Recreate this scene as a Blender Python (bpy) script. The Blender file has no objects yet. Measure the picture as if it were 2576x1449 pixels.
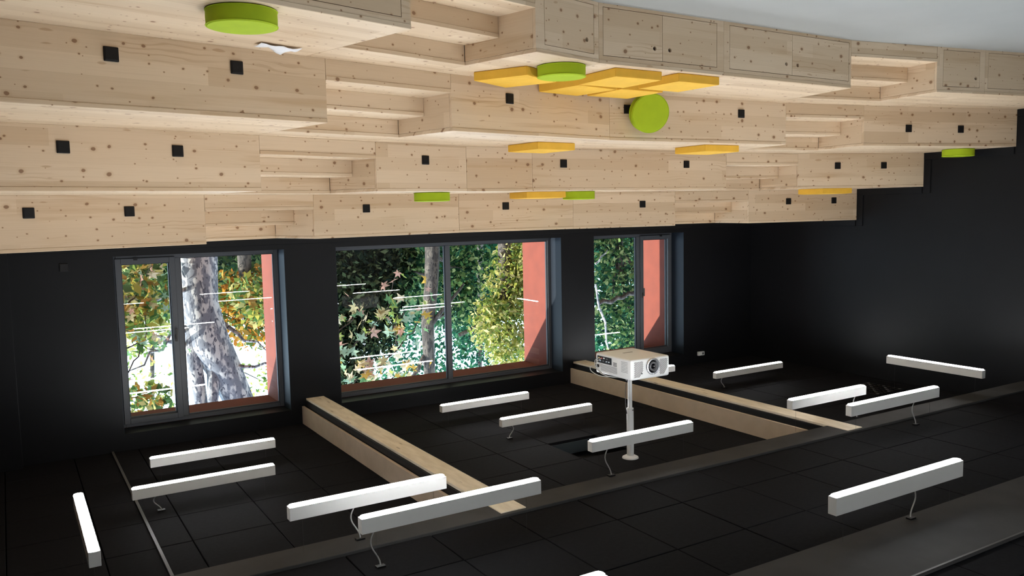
import bpy, bmesh, math, random
import numpy as np
from mathutils import Vector, Matrix
rnd = random.Random(7)
S = bpy.context.scene
COL = S.collection

# ---------------------------------------------------------------- camera (the photograph is held upside down: 180 degree roll)
F_PX, YAW, PITCH, ROLL, EYE = 2106.9, math.radians(31.22), math.radians(5.431), math.radians(-1.162), 1.53
fw = Vector((-math.sin(YAW)*math.cos(PITCH), math.cos(YAW)*math.cos(PITCH), math.sin(PITCH)))
r0 = Vector((math.cos(YAW), math.sin(YAW), 0)); u0 = r0.cross(fw)
rr = math.cos(ROLL)*r0 + math.sin(ROLL)*u0; uu = -math.sin(ROLL)*r0 + math.cos(ROLL)*u0
cd = bpy.data.cameras.new('camera'); cam = bpy.data.objects.new('camera', cd); COL.objects.link(cam)
cd.sensor_width = 36; cd.lens = F_PX*36/2576; cd.clip_start = .02; cd.clip_end = 300
cam.matrix_world = Matrix(((-rr.x, -uu.x, -fw.x, 0), (-rr.y, -uu.y, -fw.y, 0), (-rr.z, -uu.z, -fw.z, EYE), (0, 0, 0, 1)))
S.camera = cam

# ---------------------------------------------------------------- sky, sun, exposure
LAMP = 98.0          # emission of the pendant diffusers
w = bpy.data.worlds.new('world'); S.world = w; w.use_nodes = True
bg = w.node_tree.nodes['Background']; bg.inputs[0].default_value = (.60, .79, 1.0, 1); bg.inputs[1].default_value = 6.5
sd = bpy.data.lights.new('sun', 'SUN'); sd.energy = 12; sd.angle = .009; sd.color = (1, .95, .87)
sun = bpy.data.objects.new('sun', sd); COL.objects.link(sun)
sun.rotation_euler = Vector((.93, .25, .30)).to_track_quat('Z', 'Y').to_euler()
vs = S.view_settings; vs.view_transform = 'Standard'; vs.look = 'None'; vs.exposure = 0; vs.gamma = 1; vs.use_curve_mapping = False

# ---------------------------------------------------------------- materials
def lin(r, g, b):
    f = lambda c: c/12.92 if c <= .04045 else ((c+.055)/1.055)**2.4
    return (f(r/255), f(g/255), f(b/255), 1)
class NT:
    def __init__(s, name):
        s.m = bpy.data.materials.new(name); s.m.use_nodes = True; s.t = s.m.node_tree
        s.b = s.t.nodes['Principled BSDF']; s.out = s.t.nodes['Material Output']
    def n(s, t, **k):
        o = s.t.nodes.new(t)
        for a, v in k.items():
            if a == 'ins':
                for i, x in v.items():
                    if isinstance(x, bpy.types.NodeSocket): s.t.links.new(x, o.inputs[i])
                    else: o.inputs[i].default_value = x
            else: setattr(o, a, v)
        return o
    def l(s, a, b): s.t.links.new(a, b)
    def math(s, op, a, b=0., c=0., clamp=False):
        o = s.n('ShaderNodeMath', operation=op, ins={0: a, 1: b, 2: c}); o.use_clamp = clamp; return o.outputs[0]
    def mix(s, f, a, b, mode='MIX'):
        o = s.n('ShaderNodeMix', data_type='RGBA', blend_type=mode)
        for i, x in ((0, f), (6, a), (7, b)):
            if isinstance(x, bpy.types.NodeSocket): s.l(x, o.inputs[i])
            else: o.inputs[i].default_value = x
        return o.outputs[2]
    def smooth(s, x, a, b):
        o = s.n('ShaderNodeMapRange', interpolation_type='SMOOTHSTEP', ins={0: x, 1: a, 2: b, 3: 0., 4: 1.}); return o.outputs[0]
def plain(name, c, rough=.5, metal=0, noise=0, scale=6, spec=.5, bump=0):
    t = NT(name); t.b.inputs['Roughness'].default_value = rough; t.b.inputs['Metallic'].default_value = metal
    t.b.inputs['Specular IOR Level'].default_value = spec
    tc = t.n('ShaderNodeTexCoord').outputs['Object']
    nz = t.n('ShaderNodeTexNoise', ins={'Vector': tc, 'Scale': scale, 'Detail': 4.})
    if noise:
        d = tuple(x*(1-noise) for x in c[:3])+(1,); e = tuple(min(1, x*(1+noise)) for x in c[:3])+(1,)
        t.l(t.mix(t.smooth(nz.outputs[0], .3, .7), d, e), t.b.inputs['Base Color'])
    else: t.b.inputs['Base Color'].default_value = c
    if bump:
        b = t.n('ShaderNodeBump', ins={'Strength': bump, 'Distance': .002, 'Height': t.n('ShaderNodeTexNoise', ins={'Vector': tc, 'Scale': 260., 'Detail': 2.}).outputs[0]})
        t.l(b.outputs[0], t.b.inputs['Normal'])
    return t.m
def wood():
    t = NT('spruce_panel')
    tc = t.n('ShaderNodeTexCoord').outputs['Object']; oi = t.n('ShaderNodeObjectInfo')
    sp = t.n('ShaderNodeSeparateXYZ', ins={0: tc})
    rx = t.math('MULTIPLY', oi.outputs['Random'], 61.7)
    u = t.math('ADD', sp.outputs[0], rx); v = t.math('ADD', t.math('ADD', sp.outputs[1], sp.outputs[2]), t.math('MULTIPLY', rx, 1.37))
    def vec(su, sv, wz=0.): return t.n('ShaderNodeCombineXYZ', ins={0: t.math('MULTIPLY', u, su), 1: t.math('MULTIPLY', v, sv), 2: wz}).outputs[0]
    lam = t.math('FLOOR', t.math('DIVIDE', v, .118))
    lamx = t.math('FLOOR', t.math('DIVIDE', t.math('ADD', u, t.math('MULTIPLY', lam, 1.73)), 2.6))
    wn = t.n('ShaderNodeTexWhiteNoise', noise_dimensions='2D', ins={'Vector': t.n('ShaderNodeCombineXYZ', ins={0: lam, 1: lamx, 2: 0.}).outputs[0]})
    col = t.mix(wn.outputs[0], (.575, .430, .285, 1), (.70, .555, .395, 1))
    # long soft streaks of heartwood
    st = t.n('ShaderNodeTexNoise', ins={'Vector': vec(.55, 9), 'Scale': 1., 'Detail': 5., 'Roughness': .55, 'Distortion': .3})
    col = t.mix(t.math('MULTIPLY', t.smooth(st.outputs[0], .54, .74), .62), col, (.46, .295, .155, 1))
    # fine grain
    gr = t.n('ShaderNodeTexNoise', ins={'Vector': vec(2.2, 130), 'Scale': 1., 'Detail': 3., 'Distortion': .4})
    col = t.mix(t.math('MULTIPLY', t.smooth(gr.outputs[0], .45, .75), .14), col, (.42, .27, .15, 1))
    # cathedral arcs
    wv = t.n('ShaderNodeTexWave', wave_type='BANDS', bands_direction='Y', ins={'Vector': vec(.35, 1.), 'Scale': 9., 'Distortion': 9., 'Detail': 2., 'Detail Scale': .8})
    pat = t.n('ShaderNodeTexNoise', ins={'Vector': vec(.9, 5., 4.), 'Scale': 1., 'Detail': 1.})
    col = t.mix(t.math('MULTIPLY', t.math('MULTIPLY', t.smooth(wv.outputs[0], .6, .95), t.smooth(pat.outputs[0], .58, .7)), .34), col, (.38, .22, .10, 1))
    # dark slanted flecks
    fl = t.n('ShaderNodeTexNoise', ins={'Vector': vec(7., 26., 9.), 'Scale': 1., 'Detail': 0.})
    col = t.mix(t.math('MULTIPLY', t.smooth(fl.outputs[0], .80, .86), .5), col, (.36, .20, .09, 1))
    # knots: two sizes
    for sc, rad, seed, pick in ((6.2, .062, 3., .35), (10.5, .055, 8., .55)):
        nz = t.n('ShaderNodeTexNoise', ins={'Vector': vec(9., 9., seed), 'Scale': 1.})
        vv = t.n('ShaderNodeVectorMath', operation='ADD', ins={0: vec(sc*.82, sc, 0.), 1: (seed*3.1, seed*1.7, 0)}).outputs[0]
        vv = t.n('ShaderNodeVectorMath', operation='ADD', ins={0: vv, 1: t.n('ShaderNodeVectorMath', operation='SCALE', ins={0: nz.outputs[1], 3: .10}).outputs[0]}).outputs[0]
        vo = t.n('ShaderNodeTexVoronoi', voronoi_dimensions='2D', feature='F1', ins={'Vector': vv, 'Scale': 1., 'Randomness': 1.})
        cs = t.n('ShaderNodeSeparateColor', ins={0: vo.outputs['Color']})
        on = t.math('GREATER_THAN', cs.outputs[0], pick)
        rs = t.math('MULTIPLY', t.math('ADD', t.math('MULTIPLY', cs.outputs[1], t.math('MULTIPLY', cs.outputs[1], 1.1)), .45), rad)
        q = t.math('DIVIDE', vo.outputs['Distance'], rs)
        core = t.math('MULTIPLY', on, t.math('SUBTRACT', 1., t.smooth(q, .8, 1.25)))
        halo = t.math('MULTIPLY', on, t.math('SUBTRACT', 1., t.smooth(q, .9, 2.6)))
        col = t.mix(t.math('MULTIPLY', halo, .28), col, (.43, .25, .11, 1))
        col = t.mix(t.math('MULTIPLY', core, .82), col, (.20, .095, .045, 1))
    # lamella glue lines
    fr = t.math('FRACT', t.math('DIVIDE', v, .118))
    col = t.mix(t.math('MULTIPLY', t.math('LESS_THAN', fr, .014), .16), col, (.30, .18, .09, 1))
    t.l(col, t.b.inputs['Base Color']); t.b.inputs['Roughness'].default_value = .5; t.b.inputs['Specular IOR Level'].default_value = .35
    bm_ = t.n('ShaderNodeBump', ins={'Strength': .12, 'Distance': .002, 'Height': gr.outputs[0]}); t.l(bm_.outputs[0], t.b.inputs['Normal'])
    return t.m
def emis(name, c, s):
    t = NT(name); e = t.n('ShaderNodeEmission', ins={0: c, 1: s}); t.l(e.outputs[0], t.out.inputs[0]); return t.m
def glass():
    t = NT('window_glass')
    lw = t.n('ShaderNodeLayerWeight', ins={'Blend': .5})
    f5 = t.math('POWER', lw.outputs['Facing'], 4.)
    fac = t.math('ADD', t.math('MULTIPLY', f5, .8), .035, clamp=True)
    mx = t.n('ShaderNodeMixShader', ins={0: fac, 1: t.n('ShaderNodeBsdfTransparent', ins={0: (.97, .99, .985, 1)}).outputs[0], 2: t.n('ShaderNodeBsdfGlossy', ins={'Roughness': 0.}).outputs[0]})
    t.l(mx.outputs[0], t.out.inputs[0]); return t.m
def leafmat(name, cols, island=True, trans=.45):
    t = NT(name)
    r = t.n('ShaderNodeNewGeometry').outputs['Random Per Island'] if island else t.n('ShaderNodeObjectInfo').outputs['Random']
    cr = t.n('ShaderNodeValToRGB', ins={0: r}); el = cr.color_ramp.elements; cr.color_ramp.interpolation = 'CONSTANT'
    for i, c in enumerate(cols):
        e = el[i] if i < 2 else el.new(i/len(cols))
        e.position = i/len(cols); e.color = c
    mx = t.n('ShaderNodeMixShader', ins={0: trans, 1: t.n('ShaderNodeBsdfDiffuse', ins={0: cr.outputs[0]}).outputs[0], 2: t.n('ShaderNodeBsdfTranslucent', ins={0: cr.outputs[0]}).outputs[0]})
    t.l(mx.outputs[0], t.out.inputs[0]); return t.m
def bark(name, a, b, c):
    t = NT(name); tc = t.n('ShaderNodeTexCoord').outputs['Object']
    mp = t.n('ShaderNodeMapping', ins={0: tc, 3: (1, 1, .45)}).outputs[0]
    n1 = t.n('ShaderNodeTexNoise', ins={'Vector': mp, 'Scale': 11., 'Detail': 3.}); n2 = t.n('ShaderNodeTexNoise', ins={'Vector': mp, 'Scale': 27., 'Detail': 2.})
    col = t.mix(t.smooth(n1.outputs[0], .46, .56), a, b); col = t.mix(t.smooth(n2.outputs[0], .56, .62), col, c)
    t.l(col, t.b.inputs['Base Color']); t.b.inputs['Roughness'].default_value = .9; return t.m
def fabric(name, c):
    t = NT(name); tc = t.n('ShaderNodeTexCoord').outputs['Object']
    nz = t.n('ShaderNodeTexNoise', ins={'Vector': tc, 'Scale': 9., 'Detail': 3.})
    t.l(t.mix(t.smooth(nz.outputs[0], .3, .7), tuple(x*.93 for x in c[:3])+(1,), c), t.b.inputs['Base Color'])
    t.b.inputs['Roughness'].default_value = .75; t.b.inputs['Specular IOR Level'].default_value = .25
    wv = t.n('ShaderNodeTexNoise', ins={'Vector': tc, 'Scale': 420., 'Detail': 1.})
    b = t.n('ShaderNodeBump', ins={'Strength': .25, 'Distance': .001, 'Height': wv.outputs[0]}); t.l(b.outputs[0], t.b.inputs['Normal']); return t.m
def boardmat():
    t = NT('cream_plank'); tc = t.n('ShaderNodeTexCoord').outputs['Object']
    mp = t.n('ShaderNodeMapping', ins={0: tc, 3: (6, 1.2, 6)}).outputs[0]
    vo = t.n('ShaderNodeTexVoronoi', feature='F1', ins={'Vector': mp, 'Scale': 2.4}); nz = t.n('ShaderNodeTexNoise', ins={'Vector': mp, 'Scale': 3., 'Detail': 3.})
    col = t.mix(t.smooth(nz.outputs[0], .3, .7), lin(216, 202, 178), lin(234, 222, 200))
    col = t.mix(t.math('MULTIPLY', t.math('SUBTRACT', 1., t.smooth(vo.outputs[0], .10, .16)), .5), col, lin(120, 95, 70))
    t.l(col, t.b.inputs['Base Color']); t.b.inputs['Roughness'].default_value = .7; return t.m
M = dict(
    wood=wood(), wall=plain('charcoal_paint', (.0065, .0067, .0078, 1), .45, noise=.08, scale=2, spec=.15), tile=plain('charcoal_acoustic_tile', (.0112, .0112, .0128, 1), .85, noise=.1, scale=30, bump=.3, spec=.04),
    grid=plain('black_ceiling_void', (.006, .006, .006, 1), .9), steel=plain('grey_painted_beam', (.056, .055, .054, 1), .7, noise=.12, scale=3, spec=.08), rail=plain('ceiling_rail', (.07, .068, .066, 1), .5),
    board=boardmat(), side=plain('cream_plaster', lin(192, 172, 150), .8, noise=.05, scale=8), black=plain('black_plastic', (.008, .0075, .008, 1), .4, spec=.2), blacki=plain('black_insert', (.011, .0105, .011, 1), .35, spec=.2),
    floor=plain('pale_grey_floor', (.36, .375, .37, 1), .45, noise=.03, scale=1.5), frontw=plain('front_wall_paint', (.75, .75, .74, 1), .7),
    frame=plain('grey_window_frame', (.058, .062, .070, 1), .45, spec=.35), jamb_sky=plain('jamb_skylight_blue', (.013, .018, .027, 1), .5, spec=.2), gasket=plain('rubber_gasket', (.01, .012, .018, 1), .5), orange=plain('orange_render', (.16, .030, .0145, 1), .85, noise=.08, scale=5),  # jamb sheet colour carries the blue of the skylight
    white=plain('white_powder_coat', (.86, .85, .82, 1), .45), pwhite=plain('projector_white', (.82, .82, .81, 1), .35), pgrey=plain('projector_slot_grey', (.10, .10, .105, 1), .5), chrome=plain('lens_silver', (.55, .56, .58, 1), .25, metal=.8),
    lens=plain('lens_glass', (.003, .003, .004, 1), .12, spec=.25), cord=plain('grey_cord', (.5, .49, .47, 1), .5), glass=glass(), lamp=emis('lamp_diffuser', (.955, .98, 1, 1), LAMP),
    yellow=fabric('yellow_vinyl', (.80, .47, .055, 1)), green=fabric('lime_vinyl', (.36, .49, .012, 1)), paper=plain('white_paper', (.8, .81, .83, 1), .7), wire=plain('steel_wire', (.05, .05, .05, 1), .5, spec=.2),
    bark=bark('plane_bark', lin(118, 122, 130), lin(190, 190, 188), lin(80, 84, 94)), dbark=bark('dark_bark', lin(62, 56, 52), lin(92, 84, 76), lin(40, 36, 34)), ground=plain('leafy_ground', (.12, .11, .05, 1), .95, noise=.4, scale=3),
    gold=plain('gold_plug', (.7, .5, .15, 1), .35, metal=.7), red=plain('red_plug', (.6, .06, .05, 1), .4),
)

# ---------------------------------------------------------------- helpers
class MB:
    def __init__(s): s.v = []; s.f = []
    def poly(s, pts, faces): o = len(s.v); s.v += [tuple(p) for p in pts]; s.f += [[o+i for i in q] for q in faces]; return s
    def box(s, x0, x1, y0, y1, z0, z1):
        return s.poly([(x, y, z) for z in (z0, z1) for x, y in ((x0, y0), (x1, y0), (x1, y1), (x0, y1))], [(3, 2, 1, 0), (4, 5, 6, 7), (0, 1, 5, 4), (1, 2, 6, 5), (2, 3, 7, 6), (3, 0, 4, 7)])
    def prism(s, pts, z0, z1):
        a = sum(pts[i][0]*pts[(i+1) % len(pts)][1]-pts[(i+1) % len(pts)][0]*pts[i][1] for i in range(len(pts)))
        if a < 0: pts = pts[::-1]
        n = len(pts)
        return s.poly([(x, y, z0) for x, y in pts]+[(x, y, z1) for x, y in pts], [tuple(range(n-1, -1, -1)), tuple(range(n, 2*n))]+[(i, (i+1) % n, n+(i+1) % n, n+i) for i in range(n)])
    def tube(s, pts, rad, seg=8, caps=True):
        pts = [Vector(p) for p in pts]; n = len(pts); rad = rad if isinstance(rad, (list, tuple)) else [rad]*n; V = []; up = None
        for i, p in enumerate(pts):
            d = (pts[min(i+1, n-1)]-pts[max(i-1, 0)]).normalized()
            if up is None: up = Vector((0, 0, 1)) if abs(d.z) < .9 else Vector((1, 0, 0))
            a = d.cross(up).normalized(); up = a.cross(d).normalized()
            V += [p+rad[i]*(math.cos(2*math.pi*k/seg)*a+math.sin(2*math.pi*k/seg)*up) for k in range(seg)]
        Fs = [(i*seg+k, i*seg+(k+1) % seg, (i+1)*seg+(k+1) % seg, (i+1)*seg+k) for i in range(n-1) for k in range(seg)]
        if caps: Fs += [tuple(range(seg-1, -1, -1)), tuple((n-1)*seg+k for k in range(seg))]
        return s.poly(V, Fs)
    def lathe(s, prof, seg=32, axis='Z', c=(0, 0, 0)):
        V = []
        for r, h in prof:
            for k in range(seg):
                a = 2*math.pi*k/seg; x, y, z = r*math.cos(a), r*math.sin(a), h
                if axis == 'Y': x, y, z = x, h, y
                V.append((x+c[0], y+c[1], z+c[2]))
        m = len(prof)
        Fs = [(i*seg+k, i*seg+(k+1) % seg, (i+1)*seg+(k+1) % seg, (i+1)*seg+k) for i in range(m-1) for k in range(seg)]
        if prof[0][0] > 1e-6: Fs.append(tuple(range(seg-1, -1, -1)))
        if prof[-1][0] > 1e-6: Fs.append(tuple((m-1)*seg+k for k in range(seg)))
        return s.poly(V, Fs)
    def build(s, name, mat, parent=None, loc=None, rz=0, bevel=0, segs=2, smooth=False, fix=True):
        me = bpy.data.meshes.new(name); me.from_pydata(s.v, [], s.f)
        b = bmesh.new(); b.from_mesh(me)
        if fix: bmesh.ops.recalc_face_normals(b, faces=b.faces)
        if bevel: bmesh.ops.bevel(b, geom=[e for e in b.edges if e.calc_face_angle(0) > .5], offset=bevel, segments=segs, affect='EDGES', profile=.5)
        b.to_mesh(me); b.free(); me.materials.append(mat)
        if smooth:
            for p in me.polygons: p.use_smooth = True
            try: me.set_sharp_from_angle(angle=.7)
            except Exception: pass
        return link(name, me, parent, loc, rz)
def link(name, me, parent=None, loc=None, rz=0):
    o = bpy.data.objects.new(name, me); COL.objects.link(o)
    if parent: o.parent = parent
    if loc is not None: o.location = loc
    o.rotation_euler.z = rz
    return o
def tag(o, label=None, cat=None, group=None, kind=None):
    for k, v in (('label', label), ('category', cat), ('group', group), ('kind', kind)):
        if v: o[k] = v
    return o
def empty(name, loc=(0, 0, 0), rz=0, **k):
    o = bpy.data.objects.new(name, None); COL.objects.link(o); o.location = loc; o.rotation_euler.z = rz; o.empty_display_size = .1
    return tag(o, **k)
def holed(L, z0, z1, y0, y1, holes, x0=0.):
    xs = sorted({x0, L} | {h[0] for h in holes} | {h[1] for h in holes}); zs = sorted({z0, z1} | {h[2] for h in holes} | {h[3] for h in holes}); m = MB()
    for i in range(len(xs)-1):
        for j in range(len(zs)-1):
            cx, cz = (xs[i]+xs[i+1])/2, (zs[j]+zs[j+1])/2
            if not any(h[0] < cx < h[1] and h[2] < cz < h[3] for h in holes): m.box(xs[i], xs[i+1], y0, y1, zs[j], zs[j+1])
    return m

# ================================================================ THE ROOM SHELL
XL, XR, YB, YF = -10.7, 1.6, 9.9, -4.0
ZC, ZN, ZB = 4.09, 3.81, 3.79          # far ceiling, near ceiling, underside of the grey beams
YFR, YOUT = 10.18, 10.95               # window frame plane, outer face of the wall
SILL, HEAD = 1.96, 3.905
WINS = [(-2.85, -1.0), (-6.84, -3.48), (-9.19, -7.42)]
tag(MB().box(XL-.3, XR+.3, YF-.3, YB+.3, -.12, 0).build('floor', M['floor']), 'pale grey smooth floor in front of the wooden seating', kind='structure')
holes = [(a, b, SILL, HEAD) for a, b in WINS]
tag(holed(XR+.3, -.1, 4.6, YB, YFR, holes, XL-.3).build('wall_back', M['wall']), 'charcoal back wall pierced by three windows', kind='structure')
tag(holed(XR+6, -3, 7.5, YFR, YOUT, holes, XL-6).build('wall_exterior', M['orange']), 'orange rendered outer wall around the windows', kind='structure')
tag(MB().box(XL-.3, XL, YF-.3, YB, -.1, 4.6).build('wall_left', M['wall']), 'charcoal side wall beyond the ends of the tiers', kind='structure')
tag(MB().box(XR, XR+.3, YF-.3, YB, -.1, 4.6).build('wall_right', M['wall']), 'charcoal side wall beside the camera', kind='structure')
tag(MB().box(XL-.3, XR+.3, YF-.3, YF, -.1, 4.6).build('wall_front', M['frontw']), 'pale front wall behind the camera', kind='structure')
tag(MB().box(-.03, XR, YB-.12, YB-.001, 1.8, ZC).build('wall_pier', M['wall'], bevel=.004), 'charcoal wall pier at the corner beside the window', kind='structure')

# ceiling: black backing, individual acoustic tiles, beams
ceil = tag(MB().box(XL-.3, XR+.3, 5.3, YB+.2, ZC+.22, ZC+.4).build('ceiling', M['grid']), 'charcoal tiled ceiling hung with pendant lights', kind='structure')
MB().box(XL-.3, XR+.3, YF-.3, 5.3, ZN+.03, ZN+.2).build('void_panel', M['grid'], ceil)
BEAMX = (-3.0, -6.99)
tilecache = {}
def tile(x0, x1, y0, y1, z):
    if x1-x0 < .05 or y1-y0 < .05: return
    k = (round(x1-x0, 3), round(y1-y0, 3)); g = .004
    if k not in tilecache:
        o = MB().box(g, k[0]-g, g, k[1]-g, 0, .03).build('ceiling_tile', M['tile'], ceil, (x0, y0, z), bevel=.003, segs=1); tilecache[k] = o.data
    else: o = link('ceiling_tile', tilecache[k], ceil, (x0, y0, z))
    o.location.z += rnd.uniform(-.0015, .0015)
def grid(xa, xb, px, ya, yb, py, z, skip=None):
    xs = [xb]+[px-.632*i for i in range(-40, 60) if xa+.001 < px-.632*i < xb-.001]+[xa]; ys = [ya]+[py+.643*i for i in range(-40, 40) if ya+.001 < py+.643*i < yb-.001]+[yb]
    for i in range(len(xs)-1):
        for j in range(len(ys)-1):
            if skip and skip(xs[i+1], ys[j]): continue
            tile(xs[i+1], xs[i], ys[j], ys[j+1], z)
OPEN = (-5.554, -4.922)
def isopen(x, y): return abs(x-OPEN[0]) < .02 and abs(y-6.80) < .05
for xa, xb in ((XL, -7.30), (-6.99, -3.31), (-3.0, -.885), (-.862, XR)): grid(xa, xb, -.498 if xb > -.9 else -1.13, 5.48, YB, 6.80, ZC, isopen)
grid(XL, XR, -2.44, 3.56, 5.20, 4.05, ZN)
grid(-9.4, -2.0, -2.44, 2.0, 2.93, 2.60, ZN)
# removed tile: raised void with a slate-coloured plate
MB().box(OPEN[0], OPEN[1], 7.435, 7.45, ZC+.031, ZC+.16).build('void_plate', plain('slate_plate', (.05, .062, .07, 1), .5, spec=.2), ceil)
tag(MB().box(-.885, -.862, 5.48, YB, ZC-.012, ZC+.03).build('trim_1', M['rail']), 'thin grey rail between ceiling tiles near the window', kind='structure')
def gbeam(name, y0, y1, label):
    o = tag(MB().box(XL, XR, y0, y1, ZB, 4.3).build(name, M['steel'], bevel=.004, segs=1), label, kind='structure'); return o
g1 = gbeam('ceiling_beam', 5.20, 5.48, 'long dark grey beam crossing the ceiling below the pendant lights')
g2 = gbeam('ceiling_beam', 2.93, 3.55, 'wide dark grey ceiling beam nearest the camera')
MB().box(XL, XR, 2.915, 2.93, ZB-.004, ZN).build('edge_strip', M['rail'], g2)
for bx, lab in ((BEAMX[0], 'cream timber beam between the two larger windows'), (BEAMX[1], 'cream timber beam behind the projector')):
    b = tag(MB().box(bx-.30, bx-.02, 5.48, YB, 3.81, 4.3).build('ceiling_beam', M['black'], bevel=.003, segs=1), lab, kind='structure')
    MB().box(-.11, .11, 0, YB-5.23, 0, .025).build('soffit_board', M['board'], b, (bx-.145, 5.23, 3.783), bevel=.002, segs=1)
    MB().box(0, .03, 0, YB-5.48, 0, .25).build('side_board', M['side'], b, (bx-.01, 5.48, 3.875), bevel=.002, segs=1)
    MB().box(-.33, -.30, 0, YB-5.48, 0, .25).build('side_board', M['side'], b, (bx, 5.48, 3.875), bevel=.002, segs=1)

# ---------------------------------------------------------------- windows
def bars(x0, x1, z0, z1, t, y0, y1): return MB().box(x0, x0+t, y0, y1, z0, z1).box(x1-t, x1, y0, y1, z0, z1).box(x0+t, x1-t, y0, y1, z0, z0+t).box(x0+t, x1-t, y0, y1, z1-t, z1)
def window(n, xa, xb, xm, sash, lab):
    y0, y1 = YFR+.0, YFR+.075; z0, z1 = SILL+.001, HEAD-.001; xa += .001; xb -= .001
    w_ = tag(bars(xa, xb, z0, z1, .05, y0, y1).build('window_%d' % n, M['frame'], bevel=.004, segs=1), lab, kind='structure')
    MB().box(xm-.035, xm+.035, y0, y1, z0+.05, z1-.05).build('mullion', M['frame'], w_, bevel=.004, segs=1)
    jamb_sheets(w_, xa-.001, xb+.001)
    cells = [(xa+.05, xm-.035), (xm+.035, xb-.05)]
    for i, (a, b) in enumerate(cells):
        if i == sash:
            s_ = bars(a-.012, b+.012, z0+.038, z1-.038, .062, y0-.022, y1-.02).build('sash', M['frame'], w_, bevel=.004, segs=1)
            px = (b-.02 if i == 0 else a+.02)
            h_ = MB().box(-.012, .012, -.012, 0, -.04, .04).box(-.009, .009, -.045, -.01, -.012, .012).box(-.01, .01, -.05, -.035, -.115, .012).build('handle', M['steel'], s_, (px, y0-.022, (z0+z1)/2), bevel=.003, segs=1)
            MB().box(-.02, .02, -.012, 0, -.012, .016).build('catch', M['black'], s_, ((a+b)/2-.1*(1 if i == 0 else -1), y0-.022, z0+.045))
            g = .05
        else: g = 0
        bars(a+g-.002, b-g+.002, z0+.05+g-.002, z1-.05-g+.002, .014, y0+.02, y0+.05).build('gasket', M['gasket'], w_)
        MB().box(a+g, b-g, y0+.03, y0+.038, z0+.05+g, z1-.05-g).build('pane', M['glass'], w_)
def jamb_sheets(o_, xa, xb):
    for x in (xa, xb-.006): MB().box(x+.0005, x+.0055, YB+.002, YFR-.001, SILL+.001, HEAD-.001).build('skylit_jamb_sheet', M['jamb_sky'], o_)  # added thin sheets, coloured to show blue skylight on the jambs
window(1, *WINS[0], -1.69, 1, 'grey framed window showing a mottled tree trunk')
window(2, *WINS[1], -5.155, 9, 'wide two-pane window showing lobed leaves and dark conifer')
window(3, *WINS[2], -8.50, 0, 'narrow window behind the projector with orange reveal')

# ---------------------------------------------------------------- seating tiers
H = .45; TB = .03
TIERS = [
    [(1.55, 3.695), (-.1, 4.14), (-2.18, 4.702), (-3.26, 4.994), (-3.95, 5.18), (-5.30, 5.224), (-7.04, 5.28), (-8.15, 5.11), (-8.82, 5.003), (-10.7, 4.70)],
    [(1.55, 5.04), (-2.03, 5.83), (-3.15, 6.08), (-5.03, 6.44), (-7.36, 6.33), (-8.44, 6.15), (-10.7, 5.65)],
    [(1.55, 6.05), (-1.83, 6.92), (-2.97, 7.26), (-4.05, 7.52), (-4.84, 7.52), (-7.68, 7.52), (-8.83, 7.39), (-10.7, 6.85)],
    [(1.55, 7.20), (-1.60, 8.03), (-2.73, 8.37), (-4.57, 8.70), (-6.08, 8.53), (-7.58, 8.33), (-8.80, 8.20), (-10.7, 7.88)],
]
NOTCH = [(2, 6), (1, 4), (1, 5), (1, 5)]     # index of the segment that holds a flight of steps
BACK = [(XR, YB-.005), (XL, YB-.005)]
DEP = .72
V2 = lambda p: Vector((p[0], p[1]))
def nrm(a, b): t = (V2(b)-V2(a)).normalized(); return Vector((t.y, -t.x))
def hit(P, d, poly):
    for i in range(len(poly)-1):
        a, b = V2(poly[i]), V2(poly[i+1]); e = b-a; den = d.x*e.y-d.y*e.x
        if abs(den) < 1e-9: continue
        q = a-P; t = (q.x*e.y-q.y*e.x)/den; s_ = (q.x*d.y-q.y*d.x)/den
        if t > 0 and -.02 <= s_ <= 1.02: return i+s_, P+d*t
    return None
ROWN = ['lowest', 'second', 'third', 'topmost']
tiers = []; sockmesh = None
def to_local(p, a, ang): d = V2(p)-V2(a); return (d.x*math.cos(ang)+d.y*math.sin(ang), -d.x*math.sin(ang)+d.y*math.cos(ang))
def door(L, h, hx, parent, loc, rz):
    b = bmesh.new(); vs_ = [b.verts.new(p) for p in ((0, 0, 0), (L, 0, 0), (L, 0, h), (0, 0, h))]; hz = .262
    cs = [b.verts.new((hx+.017*math.cos(2*math.pi*k/20), 0, hz+.017*math.sin(2*math.pi*k/20))) for k in range(20)]
    es = [b.edges.new((vs_[i], vs_[(i+1) % 4])) for i in range(4)]+[b.edges.new((cs[i], cs[(i+1) % 20])) for i in range(20)]
    bmesh.ops.triangle_fill(b, use_beauty=True, edges=es)
    r = bmesh.ops.extrude_face_region(b, geom=list(b.faces)); bmesh.ops.translate(b, vec=(0, -.02, 0), verts=[g for g in r['geom'] if isinstance(g, bmesh.types.BMVert)])
    bmesh.ops.recalc_face_normals(b, faces=b.faces); me = bpy.data.meshes.new('door'); b.to_mesh(me); b.free(); me.materials.append(M['wood'])
    return link('door', me, parent, loc, rz)
T1DOORS = {0: [(.10, .90, .82), (.905, 1.66, .09)], 1: [(.30, 1.10, .72), (1.104, 2.08, .09)], 3: [(.098, .655, .475)], 4: [(.045, .652, .525), (.655, 1.268, .078)], 5: [(.075, .882, .73), (.885, 1.705, .075)], 7: [(.09, .60, .46)], 8: [(.05, .85, .72), (.855, 1.72, .08)]}
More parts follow.
